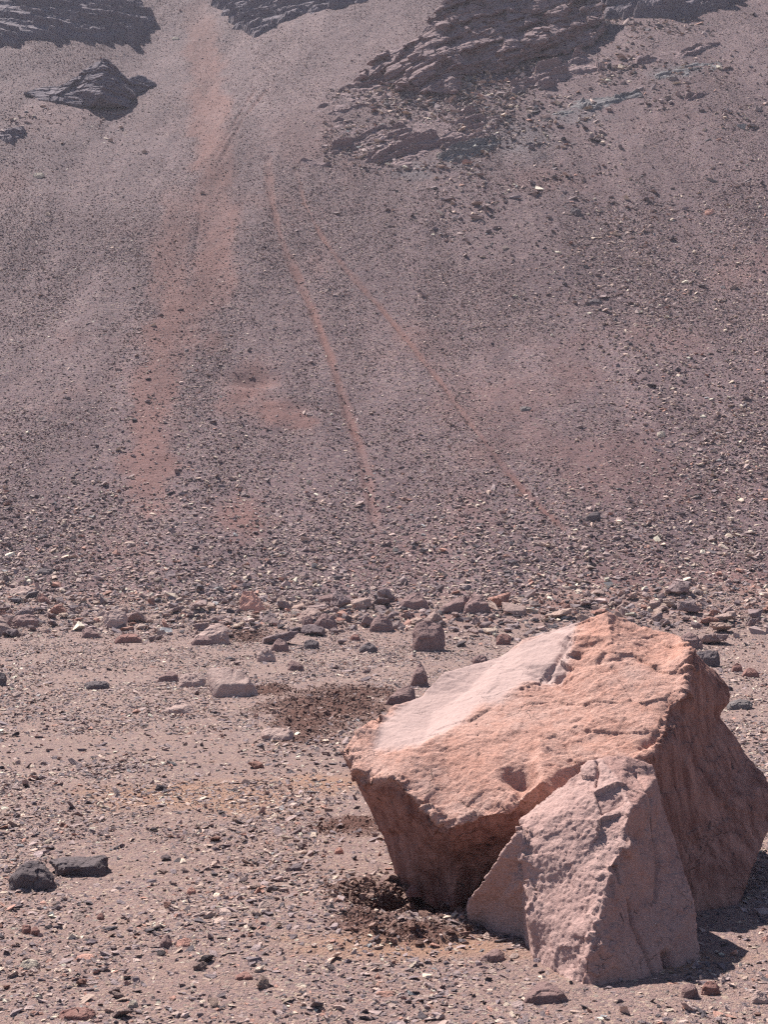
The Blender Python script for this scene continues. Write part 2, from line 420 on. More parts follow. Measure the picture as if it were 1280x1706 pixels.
# ------------------------------------------------------------------ stones: templates and scatter
def hull_stone(rng, n=11, flat=.6, long=1.0):
    bm = bmesh.new()
    for _ in range(n):
        p = rng.normal(size=3); p /= np.linalg.norm(p); p = np.sign(p) * np.abs(p) ** .8
        bm.verts.new((p[0] * long, p[1], p[2] * flat))
    r = bmesh.ops.convex_hull(bm, input=bm.verts)
    bmesh.ops.delete(bm, geom=[g for g in set(r['geom_interior'] + r['geom_unused']) if isinstance(g, bmesh.types.BMVert)], context='VERTS')
    bmesh.ops.triangulate(bm, faces=bm.faces)
    bm.verts.index_update()
    v = np.array([w.co[:] for w in bm.verts]); f = np.array([[w.index for w in g.verts] for g in bm.faces]); bm.free()
    return v * .5, f
rng = np.random.default_rng(11)
def scatter(name, pos, scl, rot, tint, mat, templates):
    tv, tf, tid = [], [], []; off = 0
    for k, (v, f) in enumerate(templates):
        tv.append(v); tf.append(f + off); tid += [k] * len(v); off += len(v)
    tv = np.concatenate(tv); tf = np.concatenate(tf); N = len(pos)
    me = from_np(name, np.concatenate([tv, pos]), tf, mat, False)
    tot = len(me.vertices); pad = lambda a, w: np.concatenate([np.zeros((len(tv), w)), a]).astype(np.float32).ravel()
    a = me.attributes.new('tmpl', 'BOOLEAN', 'POINT'); a.data.foreach_set('value', np.arange(tot) < len(tv))
    a = me.attributes.new('tid', 'INT', 'POINT'); a.data.foreach_set('value', np.concatenate([tid, np.zeros(N)]).astype(np.int32))
    a = me.attributes.new('vid', 'INT', 'POINT'); a.data.foreach_set('value', np.concatenate([np.zeros(len(tv)), rng.integers(0, len(templates), N)]).astype(np.int32))
    a = me.attributes.new('rot', 'FLOAT_VECTOR', 'POINT'); a.data.foreach_set('vector', pad(rot, 3))
    a = me.attributes.new('scl', 'FLOAT_VECTOR', 'POINT'); a.data.foreach_set('vector', pad(scl, 3))
    a = me.attributes.new('tint', 'FLOAT_COLOR', 'POINT'); a.data.foreach_set('color', pad(tint, 4))
    o = link(name, me); tag(o, kind='stuff')
    g = bpy.data.node_groups.new(name + '_nodes', 'GeometryNodeTree')
    g.interface.new_socket('Geometry', in_out='INPUT', socket_type='NodeSocketGeometry'); g.interface.new_socket('Geometry', in_out='OUTPUT', socket_type='NodeSocketGeometry')
    N_ = g.nodes.new; L = g.links.new
    gi, go = N_('NodeGroupInput'), N_('NodeGroupOutput')
    def na(nm, ty):
        k = N_('GeometryNodeInputNamedAttribute'); k.data_type = ty; k.inputs[0].default_value = nm; return k.outputs[0]
    se = N_('GeometryNodeSeparateGeometry'); se.domain = 'POINT'; L(gi.outputs[0], se.inputs[0]); L(na('tmpl', 'BOOLEAN'), se.inputs['Selection'])
    sp = N_('GeometryNodeSplitToInstances'); sp.domain = 'POINT'; L(se.outputs[0], sp.inputs[0]); L(na('tid', 'INT'), sp.inputs['Group ID'])
    mp = N_('GeometryNodeMeshToPoints'); L(se.outputs[1], mp.inputs[0])
    ip = N_('GeometryNodeInstanceOnPoints'); L(mp.outputs[0], ip.inputs['Points']); L(sp.outputs[0], ip.inputs['Instance'])
    ip.inputs['Pick Instance'].default_value = True; L(na('vid', 'INT'), ip.inputs['Instance Index'])
    er = N_('FunctionNodeEulerToRotation'); L(na('rot', 'FLOAT_VECTOR'), er.inputs[0]); L(er.outputs[0], ip.inputs['Rotation']); L(na('scl', 'FLOAT_VECTOR'), ip.inputs['Scale'])
    L(ip.outputs[0], go.inputs[0])
    md = o.modifiers.new('scatter', 'NODES'); md.node_group = g
    return o
PAL = np.array([lin(*c) for c in [(88, 77, 80), (118, 101, 103), (142, 121, 120), (154, 130, 126), (166, 140, 132), (176, 148, 136), (192, 168, 152), (208, 192, 174), (162, 120, 108), (140, 134, 134)]])
PAL[:, 1:3] *= 1.045
PALP = np.array([.10, .16, .18, .17, .14, .09, .06, .018, .06, .01])
FINE = PALP * np.array([.25, .8, 1.2, 1.3, 1.2, 1, .6, .3, .5, 1])
def tints(n, p=PALP, jit=.16):
    c = PAL[rng.choice(len(PAL), n, p=p / p.sum())].copy(); c[:, :3] *= (1 + rng.normal(size=(n, 1)) * jit).clip(.5, 1.6); c[:, 3] = 1; return c
def fieldpts(n, y0, y1, spread=.42, pw=2.0, add=1.6):
    """n points in the wedge of ground ahead, uniform per area for pw=2 (pw<2: denser close by)"""
    u = rng.random(n); y = (y0 ** pw + u * (y1 ** pw - y0 ** pw)) ** (1 / pw)
    return (rng.random(n) * 2 - 1) * (spread * y + add), y
BOULD = []      # (x, y, r) discs to keep free of loose stones
def place(x, y, s, sink=.2, flat=(.35, .8), lie=.35):
    n = len(x); z = H(x, y)
    sc = np.stack([s * rng.uniform(.8, 1.5, n), s * rng.uniform(.7, 1.1, n), s * rng.uniform(*flat, n)], 1)
    zz = z + sc[:, 2] * (.35 - sink)
    ex = 1e-1; sx = (base_h(x + .3, y) - base_h(x - .3, y)) / .6; sy = (base_h(x, y + .3) - base_h(x, y - .3)) / .6
    rot = np.stack([np.arctan(sy) + rng.normal(size=n) * lie, -np.arctan(sx) + rng.normal(size=n) * lie, rng.random(n) * 6.283], 1)
    return np.stack([x, y, zz], 1), sc, rot
TM = [hull_stone(rng, int(rng.integers(8, 13)), rng.uniform(.6, 1), rng.uniform(1, 1.4)) for _ in range(24)]

# ---- gravel on the flat
parts = []
def addf(n, y0, y1, smin, smax, pw=2.0, keep=None, flat=(.3, .75), e=2.2, p=PALP, lie=.35):
    n = int(n * 1.5); x, y = fieldpts(n, y0, y1, pw=pw)
    if keep is not None:
        k = rng.random(n) < keep(x, y); x, y = x[k], y[k]
    s = smin * (1 - rng.random(len(x)) * (1 - (smin / smax) ** e)) ** (-1 / e)
    a, b, c = place(x, y, s, flat=flat, lie=lie); parts.append((a, b, c, tints(len(x), p)))
def k_flat(x, y):
    so = np.maximum(blobs(x, y, SOILS), 1 - ss(.8, 1.2, np.hypot((x - PIT[0]) / .45, (y - PIT[1]) / .42)))
    return (.22 + .78 * ss(-.3, .25, f2(x * 1.1, y * .8, 4, 101))) * (1 - .8 * so) * (1 - .4 * blobs(x, y, ORANGES))
addf(60000, 6.2, 13, .010, .03, 1.6, k_flat, (.2, .6), 2.0)
addf(32000, 6.2, 14, .022, .085, 1.7, k_flat, (.22, .6), 2.8)
addf(120000, 12, 31, .026, .09, 1.7, k_flat, (.18, .55), 3.0)
addf(3000, 6.2, 16, .035, .10, 1.8, k_flat, e=2.8)
addf(900, 12, 30, .06, .16, 2, lambda x, y: k_flat(x, y), e=3)
pa = [np.concatenate([p[i] for p in parts]) for i in range(4)]
gm = gravel_mat('loose_gravel')
scatter('gravel', pa[0], pa[1], pa[2], pa[3], gm, TM)
# ---- scree on the slope
parts = []
def k_scree(x, y):
    z = zone_of(x, y); c = ss(-.35, .35, f2(x / 2.2, y / 6, 4, 111))
    return (.35 + .65 * c) * (1 - .8 * z[..., 1])
def k_coarse(x, y):
    c = ss(-.15, .35, f2(x / 3.2, y / 7, 4, 121)); z = zone_of(x, y)
    st = np.maximum.reduce([1 - ss(.5, 3.0, np.abs(segd(x, y, STREAK_L)[0])), ss(4, 12, x), 1 - ss(34, 42, y)])
    return np.clip(c * .6 + st * .5, 0, 1) * (1 - .75 * z[..., 1]) * (1 - .92 * ss(36, 50, y) * (1 - .7 * ss(.05, .2, x / y)))
STREAK_L = Wl([(290, 480), (300, 650), (280, 760), (230, 880)])
addf(330000, 31, 75, .035, .10, 1.5, lambda x, y: k_scree(x, y) * (1 - ss(55, 75, y)), (.22, .5), 2.8, FINE, lie=.16)
WARM = PALP * np.array([.5, .8, 1, 1.2, 1.4, 1.5, 1.6, 1.5, 1, 1])
addf(330000, 42, 112, .04, .11, 1.9, lambda x, y: k_scree(x, y) * (.25 + .75 * ss(44, 78, y + 6 * n2(x / 4, y / 4, 6))), (.22, .5), 3.2, FINE, lie=.16)
addf(46000, 31, 62, .075, .24, 1.4, k_coarse, (.4, .8), 3.2, WARM)
addf(15000, 29, 46, .06, .2, 1.5, lambda x, y: ss(28, 31, y + n2(x, y, 7)) * (1 - ss(34, 46, y + 4 * n2(x / 3, y / 3, 8))), (.4, .8), 3.0, WARM)
addf(2600, 27.5, 36, .09, .32, 1.5, lambda x, y: ss(27, 30, y + 1.5 * n2(x / 2, y / 2, 9)) * (1 - ss(31, 36, y)), (.5, 1), 2.6)
addf(3500, 60, 108, .12, .5, 2, lambda x, y: ss(.03, .14, x / y) * ss(-.3, .3, f2(x / 3, y / 4, 3, 131)) + .04, (.3, .7), 2.6, PALP * np.array([.6, .8, 1, 1, 1, 1.4, 2, 2.5, 1.5, 1]))
def talus(n, x0, y0, x1, y1, s0, s1, e=2.4):
    a, b = W(x0, y1), W(x1, y0); c, d_ = W(x0, y0), W(x1, y1)
    u, w = rng.random(n), rng.random(n); yb = a[1] + (c[1] - a[1]) * w; yt = d_[1] + (b[1] - d_[1]) * w; y = yb + (yt - yb) * u
    x = ((x0 + (x1 - x0) * u) - CX) / F * y; k = rng.random(n) < ss(-.25, .3, f2(x / 2, y / 3, 3, 141)); x, y = x[k], y[k]
    s = s0 * (1 - rng.random(len(x)) * (1 - (s0 / s1) ** e)) ** (-1 / e); p_, q_, r_ = place(x, y, s, flat=(.25, .7)); parts.append((p_, q_, r_, tints(len(x), PALP * np.array([1, 1, 1, 1, 1.2, 1.3, 1.4, 1.5, .4, 1]))))
talus(2600, 540, 150, 860, 290, .10, .5); talus(1800, 760, 90, 1060, 240, .12, .6); talus(900, 590, 130, 800, 180, .12, .5); talus(500, 0, 180, 240, 240, .08, .35); talus(450, 720, 290, 1060, 400, .10, .45); talus(700, 640, 260, 1280, 520, .12, .45); talus(1500, 1000, 10, 1280, 220, .12, .5)
pa = [np.concatenate([p[i] for p in parts]) for i in range(4)]
scatter('scree', pa[0], pa[1], pa[2], pa[3], gm, TM)
# ---- crumbs of turned soil
parts = []
SOILP = np.array([[.17, .095, .076, 1], [.21, .12, .10, 1], [.13, .072, .058, 1], [.27, .17, .14, 1]])
for b, n, s0, s1 in [(SOILS[0], 900, .03, .085), ((PIT, .62, .5), 900, .03, .085), (SOILS[5], 160, .03, .07), (SOILS[0], 3500, .02, .07), (SOILS[1], 500, .02, .06), (SOILS[2], 700, .03, .09), (SOILS[3], 900, .012, .05), (SOILS[4], 2500, .012, .05), (SOILS[5], 1200, .01, .04), ((PIT, .55, .5), 2600, .015, .085), (SOILS[6], 900, .01, .03)]:
    (cx, cy), rx, ry = b
    a = rng.random(n) * 6.283; r = np.sqrt(rng.random(n)) * 1.05; x = cx + rx * r * np.cos(a); y = cy + ry * r * np.sin(a)
    kk = rng.random(n) < blob(x, y, b) + .05; x = x[kk]; y = y[kk]; n = len(x)
    s = s0 * (1 - rng.random(n) * .98) ** (-1 / 2.6); s = s.clip(s0, s1)
    p_, q_, r_ = place(x, y, s, .25, (.5, .9), .5)
    c = SOILP[rng.integers(0, 4, n)]; parts.append((p_, q_, r_, c))
pa = [np.concatenate([p[i] for p in parts]) for i in range(4)]
scatter('soil_clods', pa[0], pa[1], pa[2], pa[3], gm, TM)

# ------------------------------------------------------------------ the great boulder and the block leaning on it
BM = rock_mat('sandstone', lin(184, 137, 121), lin(184, 149, 138), lin(164, 119, 105), 1.0, bump=.028, zones=True)
def inpoly(px, py, poly):
    r = np.zeros(len(px), bool); n = len(poly)
    for i in range(n):
        x1, y1 = poly[i]; x2, y2 = poly[(i + 1) % n]
        c = ((y1 > py) != (y2 > py)) & (px < (x2 - x1) * (py - y1) / (y2 - y1 + 1e-9) + x1); r ^= c
    return r
def soft(px, py, poly, w):
    d, _ = segd(px, py, list(poly) + [poly[0]]); s = np.where(inpoly(px, py, poly), d, -d); return ss(-w, w, s)
def proj(v): return CX + F * v[:, 0] / v[:, 1], CY - F * (v[:, 2] - CAMZ) / v[:, 1]

def big_boulder():
    out = [(566, 1255, 9.30), (600, 1212, 9.5), (650, 1183, 9.8), (704, 1160, 10.0), (735, 1120, 10.15), (790, 1106, 10.3), (835, 1094, 10.4), (872, 1064, 10.5), (915, 1052, 10.5), (955, 1038, 10.45), (1010, 1018, 10.3), (1040, 1030, 10.35), (1090, 1050, 10.3), (1130, 1060, 10.2), (1160, 1083, 10.05),
           (1195, 1120, 10.2), (1217, 1148, 10.2), (1215, 1170, 10.1), (1200, 1192, 10.0), (1240, 1245, 10.0), (1290, 1316, 9.8), (1286, 1380, 9.55), (1248, 1462, 9.15), (1215, 1522, 8.8), (1168, 1528, 8.72), (1080, 1500, 8.75), (930, 1440, 8.85), (852, 1432, 8.95), (803, 1466, 9.08), (756, 1496, 9.15), (700, 1470, 9.3), (668, 1450, 9.4), (640, 1400, 9.45), (612, 1345, 9.4), (590, 1300, 9.35)]
    inn = [(612, 1300, 9.05), (655, 1300, 8.95), (690, 1335, 8.8), (745, 1382, 8.62), (800, 1362, 8.6), (848, 1352, 8.55), (876, 1325, 8.62), (905, 1300, 8.66),     # 0-7 lower lip
           (1150, 1086, 9.75), (1142, 1160, 9.4), (1118, 1180, 9.3), (1112, 1215, 9.1), (1082, 1258, 8.92), (1060, 1330, 8.78), (1020, 1420, 8.7),           # 8-14 right ridge
           (955, 1058, 10.15), (948, 1105, 10.0), (930, 1135, 9.9), (880, 1138, 9.82), (800, 1175, 9.6), (755, 1212, 9.35), (700, 1245, 9.2), (640, 1215, 9.5),      # 15-22 pale edge
           (1020, 1060, 10.05), (1090, 1085, 9.95), (1040, 1110, 9.75), (975, 1130, 9.72), (1000, 1200, 9.3), (900, 1220, 9.2), (820, 1265, 8.98), (950, 1270, 8.95), (740, 1300, 8.95),   # 23-31
           (870, 1110, 10.1), (780, 1150, 9.95), (720, 1190, 9.75),
           (1165, 1190, 9.62), (1180, 1120, 9.9), (1150, 1300, 9.2), (1210, 1340, 9.4), (1190, 1440, 9.02), (1120, 1440, 8.85),  # 35-40 right side
           (700, 1400, 9.05), (760, 1440, 9.0), (820, 1410, 8.85), (650, 1345, 9.15), (890, 1405, 8.8), (870, 1290, 8.86), (1105, 1112, 9.72), (1060, 1085, 9.9)]
    con = [(0, 1), (1, 2), (2, 3), (3, 4), (4, 5), (5, 6), (6, 7), (8, 9), (9, 10), (10, 11), (11, 12), (12, 13), (13, 14), (15, 16), (16, 17), (17, 18), (18, 19), (19, 20), (20, 21)]
    v, f = solid(out, inn, (.75, (1.45, 11.6, .45)), .22, con)
    # foot of the rock goes under the gravel
    for p in v:
        if p[2] < .12: p[2] -= .12
    v, nr, q = remesh(v, f, .0105)
    v = relax(v, q, 2)
    px, py = proj(v); front = normals(v, q)[:, 1] < .35
    wx, wy = 15 * f3(v * 5, 5, 55, .7), 15 * f3(v * 5, 5, 57, .7)
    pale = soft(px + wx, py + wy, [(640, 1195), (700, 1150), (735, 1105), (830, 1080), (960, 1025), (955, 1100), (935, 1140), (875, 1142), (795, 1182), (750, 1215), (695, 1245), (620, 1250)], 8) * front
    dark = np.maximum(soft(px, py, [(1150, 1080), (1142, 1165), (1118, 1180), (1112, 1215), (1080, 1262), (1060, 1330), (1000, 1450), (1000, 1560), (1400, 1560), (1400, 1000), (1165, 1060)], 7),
                      soft(px, py, [(560, 1265), (612, 1306), (655, 1304), (690, 1340), (745, 1388), (800, 1368), (870, 1352), (960, 1400), (960, 1560), (560, 1560)], 7))  # shaded right side and underside, where shade is painted into the colour
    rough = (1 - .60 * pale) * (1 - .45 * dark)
    n = normals(v, q)
    t = v @ np.array([-.30, .35, .88]) + .10 * f3(v * 1.6, 3, 51) + .02 * f3(v * 9, 2, 52)
    st = t / .085; i = np.floor(st); saw = st - i; pt = ss(-.15, .25, f3(v * 2.8, 3, 53))
    d = rough * (.026 * f3(v * 2.2, 3, 1) + .014 * facet(v * np.array([2.6, 2.6, 3.8]), 3, .9) + .011 * pt * (saw - .5) + .006 * facet(v * 8, 9, .9) + .004 * facet(v * 22, 91, .9) + .002 * facet(v * 44, 92, .9) + .004 * ridged(v * 7, 4, 15))
    d += .012 * f3(v * 2.2, 3, 33) + .0015 * facet(v * 30, 35, .9) + dark * (.011 * facet(v * np.array([2.6, 2.6, 1.8]), 37, .9) + .004 * facet(v * np.array([12, 12, 6]), 39, .9))
    # pits
    for (cx, cy, w, h, dep) in ((868, 1296, 26, 16, .09), (965, 1096, 9, 6, .025), (983, 1078, 14, 5, .015), (1075, 1097, 20, 6, .02), (1098, 1112, 12, 8, .02), (1078, 1245, 14, 10, .04), (660, 1392, 12, 7, .03)):
        d -= dep * np.exp(-(((px - cx) / w) ** 2 + ((py - cy) / h) ** 2)) * front
    # broken, scalloped lips where the faces meet
    for ln, w, a in (([(566, 1255), (612, 1302), (655, 1302), (690, 1337), (745, 1384), (800, 1364), (848, 1353), (876, 1328)], 16, .055),
                     ([(1150, 1086), (1142, 1160), (1118, 1180), (1112, 1215), (1082, 1258)], 14, .045), ([(955, 1058), (948, 1105), (930, 1135), (880, 1138)], 14, .03), ([(566, 1255), (600, 1212), (650, 1183)], 14, .03)):
        dd, _ = segd(px + .5 * wx, py + .5 * wy, ln); k = np.exp(-(dd / w) ** 2) * front
        d += a * k * (facet(v * np.array([6, 6, 9]), 47, .9) + .4 * facet(v * 17, 48, .9) - .25)
    # crack lines
    for ln, dep, w in (([(915, 1130), (925, 1110), (935, 1095), (948, 1062)], .02, 3.5), ([(930, 1134), (955, 1112), (990, 1103), (1040, 1098)], .018, 4), ([(838, 1362), (862, 1336), (872, 1300), (850, 1285)], .018, 5), ([(1000, 1068), (1012, 1085), (1000, 1100)], .018, 5)):
        dd, _ = segd(px + .35 * wx, py + .35 * wy, ln); d -= dep * np.exp(-(dd / w) ** 2) * front
    v = v + n * d[:, None]
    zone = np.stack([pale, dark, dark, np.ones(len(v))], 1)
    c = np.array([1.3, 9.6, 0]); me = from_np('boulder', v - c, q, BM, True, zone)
    tag(link('boulder', me, c), 'huge salmon pink sandstone boulder with pale smooth upper face and overhanging left tip', 'boulder')

def front_block():
    out = [(984, 1268, 8.45), (1012, 1260, 8.5), (1045, 1258, 8.55), (1090, 1272, 8.55), (1096, 1292, 8.5), (1106, 1342, 8.4), (1130, 1400, 8.3), (1146, 1455, 8.15), (1160, 1520, 8.0), (1171, 1580, 7.85), (1160, 1610, 7.75), (1142, 1622, 7.65), (1120, 1672, 7.25), (1010, 1672, 7.22), (958, 1648, 7.38), (918, 1622, 7.6), (884, 1606, 7.86), (838, 1588, 8.36), (780, 1545, 8.60), (780, 1500, 8.45), (798, 1478, 8.32), (833, 1425, 8.18), (862, 1385, 8.12), (866, 1362, 8.32), (925, 1312, 8.4), (955, 1290, 8.42)]
    inn = [(872, 1400, 8.12), (878, 1460, 8.02), (882, 1530, 7.9), (1000, 1278, 8.37), (1034, 1310, 8.2), (1055, 1345, 8.0), (1036, 1390, 7.93), (1044, 1408, 7.86), (1020, 1440, 7.78), (1005, 1500, 7.64), (992, 1560, 7.5), (968, 1610, 7.42),
           (940, 1350, 8.12), (960, 1450, 7.86), (930, 1540, 7.74), (925, 1600, 7.62), (1060, 1290, 8.45), (1080, 1400, 8.12), (1070, 1500, 7.86), (1060, 1600, 7.5), (1120, 1560, 7.82), (1100, 1480, 8.0), (835, 1500, 8.35), (868, 1440, 8.16), (872, 1520, 8.27), (876, 1578, 8.26), (884, 1500, 7.95), (887, 1575, 7.84)]
    con = [(0, 1), (1, 2), (3, 4), (4, 5), (5, 6), (6, 7), (7, 8), (8, 9), (9, 10), (10, 11)]
    v, f = solid(out, inn, (.28, (1.45, 8.9, .25)), .3, con)
    for p in v:
        if p[2] < .12: p[2] -= .10
    v, nr, q = remesh(v, f, .0088)
    v = relax(v, q, 3); px, py = proj(v); n = normals(v, q); front = n[:, 1] < .35
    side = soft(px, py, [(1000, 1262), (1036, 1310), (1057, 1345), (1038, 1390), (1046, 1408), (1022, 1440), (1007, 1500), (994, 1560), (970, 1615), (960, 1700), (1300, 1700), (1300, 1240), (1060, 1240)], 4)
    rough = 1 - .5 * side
    toprug = soft(px, py, [(860, 1350), (990, 1255), (1060, 1340), (1040, 1400), (960, 1400), (880, 1400)], 20)
    d = rough * (.014 * f3(v * 3.5, 3, 61) + (.008 + .018 * toprug) * facet(v * np.array([5, 5, 3.6]), 63, .9) + .004 * facet(v * 15, 69, .9) + .004 * facet(v * 36, 70, .9) + .003 * facet(v * 60, 71, .9) + .004 * ridged(v * 9, 4, 75))
    d += side * (.010 * facet(v * np.array([5, 5, 2]), 76, .9) + .004 * facet(v * 16, 77, .9))
    edge, _ = segd(px, py, [(1045, 1408), (1022, 1440), (1007, 1500), (994, 1560), (975, 1615), (965, 1660)])
    d += .028 * facet(v * 13, 83, .9) * np.exp(-(edge / 26) ** 2) * front
    edge, _ = segd(px, py, [(868, 1370), (872, 1400), (876, 1450), (880, 1500)])
    d += .022 * facet(v * 11, 85, .9) * np.exp(-(edge / 24) ** 2) * front
    for ln, dep, w in (([(996, 1272), (998, 1290), (994, 1312)], .03, 2.5), ([(1048, 1500), (1055, 1540), (1075, 1580), (1092, 1625)], .03, 3), ([(1112, 1590), (1120, 1625), (1122, 1660)], .07, 7), ([(1090, 1395), (1098, 1440), (1092, 1500)], .02, 3), ([(1060, 1290), (1085, 1330), (1080, 1380)], .02, 3)):
        dd, _ = segd(px, py, ln); d -= dep * np.exp(-(dd / w) ** 2) * front
    v = v + n * d[:, None]
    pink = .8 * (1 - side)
    zone = np.stack([pink * 0 + .45 * (1 - side), side * .25, side * .8, np.ones(len(v))], 1)  # shaded right side takes a little of the painted shade tone
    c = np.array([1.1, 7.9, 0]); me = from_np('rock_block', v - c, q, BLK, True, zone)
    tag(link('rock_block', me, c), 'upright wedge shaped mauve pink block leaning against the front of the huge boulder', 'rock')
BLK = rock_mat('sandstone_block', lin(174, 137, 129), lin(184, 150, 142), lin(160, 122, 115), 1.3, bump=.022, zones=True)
big_boulder(); front_block()

# ------------------------------------------------------------------ rocks one can point at
RM = {}
def rmat(k):
    if k not in RM:
        cols = {'M': ((138, 110, 107), (124, 98, 96), (158, 130, 124)), 'S': ((200, 150, 135), (188, 136, 120), (210, 168, 152)), 'P': ((180, 153, 145), (166, 138, 131), (192, 168, 158)),
                'D': ((98, 87, 90), (112, 99, 100), (84, 73, 75)), 'G': ((118, 108, 107), (106, 96, 96), (140, 130, 126)), 'R': ((146, 106, 98), (132, 94, 88), (162, 126, 117)), 'W': ((184, 168, 152), (170, 152, 138), (200, 186, 172))}[k]
        RM[k] = rock_mat('stone_' + {'M': 'mauve', 'S': 'salmon', 'P': 'pale', 'D': 'dark', 'G': 'grey', 'R': 'red', 'W': 'cream'}[k], *[lin(*c) for c in cols], 3.0, bump=.02)
    return RM[k]
SH = {'block': [(0, .95), (.03, .35), (.15, .08), (.5, 0), (.88, .1), (1, .4), (.97, .95), (.5, 1)],
      'dome': [(0, .95), (.05, .55), (.22, .2), (.48, 0), (.75, .15), (.93, .5), (1, .92), (.5, 1)],
      'wedge': [(0, .9), (.2, .5), (.55, .1), (.75, 0), (.92, .25), (1, .85), (.85, 1), (.4, 1)],
      'wedgel': [(0, .85), (.08, .25), (.25, 0), (.5, .12), (.8, .5), (1, .9), (.6, 1), (.15, 1)],
      'slab': [(0, .6), (.1, .2), (.45, 0), (.85, .08), (1, .35), (.97, .8), (.6, 1), (.12, .95)],
      'peak': [(0, .95), (.12, .5), (.35, .12), (.5, 0), (.62, .15), (.85, .55), (1, .95), (.5, 1)],
      'slabup': [(.02, .98), (0, .6), (.08, .18), (.27, 0), (.5, .1), (.8, .45), (1, .92), (.5, 1)],
      'spl': [(0, .95), (.1, .6), (.35, .3), (.8, 0), (1, .03), (.88, .5), (.82, 1), (.4, 1)],
      'spr': [(0, .95), (.1, .5), (.26, .04), (.6, 0), (.82, .35), (1, .97), (.5, 1)],
      'bar': [(0, .22), (.45, .1), (.92, 0), (1, .12), (1, .85), (.86, 1), (.5, .72), (.12, .7)],
      'big17': [(0, .15), (.08, .02), (.35, 0), (.62, .06), (.82, .3), (.95, .62), (1, .86), (.7, 1), (.15, .98), (.06, .6)]}
def rock(x0, y0, x1, y1, kind, shp, label, thick=.9, ridge=None, seed=0, rough=1, cat='rock', name='rock', vox=26):
    py = y1; d = hit((x0 + x1) / 2, min(py, y1 - .0))
    w = (x1 - x0) / F * d; h = (y1 - y0) / F * d; T = thick * max(w * .8, h)
    ridge = ridge or (.6 if kind in 'PSW' else .48)
    o = SH[shp]; out = []
    r_ = random.Random(seed * 7 + int(x0))
    for a, b in o:
        a += r_.uniform(-.03, .03); b += r_.uniform(-.03, .03)
        out.append((x0 + a * (x1 - x0), y0 + b * (y1 - y0), d + T * (.62 * (1 - min(max(b, 0), 1)) + (.12 if a < .1 or a > .9 else 0))))
    top = lambda a: np.interp(a, [q[0] for q in sorted(o)], [q[1] for q in sorted(o)])
    inn = []
    for a in (.25, .5, .76):
        tb = min(b for (aa, b) in o if abs(aa - a) < .32)
        bb = tb + (1 - tb) * (ridge + r_.uniform(-.08, .08)); aa = a + r_.uniform(-.05, .05)
        inn.append((x0 + aa * (x1 - x0), y0 + bb * (y1 - y0), d + T * (.10 + r_.uniform(-.04, .05))))
    con = [(0, 1), (1, 2)]
    xc = ((x0 + x1) / 2 - CX) / F * d; zb = float(base_h(np.array([xc]), np.array([d]))[0])
    v, f = solid(out, inn, (T * .35, (xc, d + T * 1.1, zb + h * .25)), .25, con)
    for p in v:
        if p[2] < zb + .2 * h: p[2] -= .14 * h
    sz = max(w, h, T); v, nr, q = remesh(v, f, sz / vox); v, q = largest(v, q); v = relax(v, q, 1)
    n = normals(v, q); u = v / sz + seed * 3.7
    dd = .035 * f3(u * 3, 3, seed) + .045 * facet(u * 3.2, seed + 9, .9) + .018 * facet(u * 8, seed + 19, .9) + .012 * ridged(u * 9, 3, seed + 29)
    v = v + n * (dd * sz * .8 * rough)[:, None]
    c = np.array([xc, d, zb]); me = from_np(name, v - c, q, rmat(kind), False)
    BOULD.append((xc, d + T * .4, max(w, T) * .5))
    return tag(link(name, me, c), label, cat)

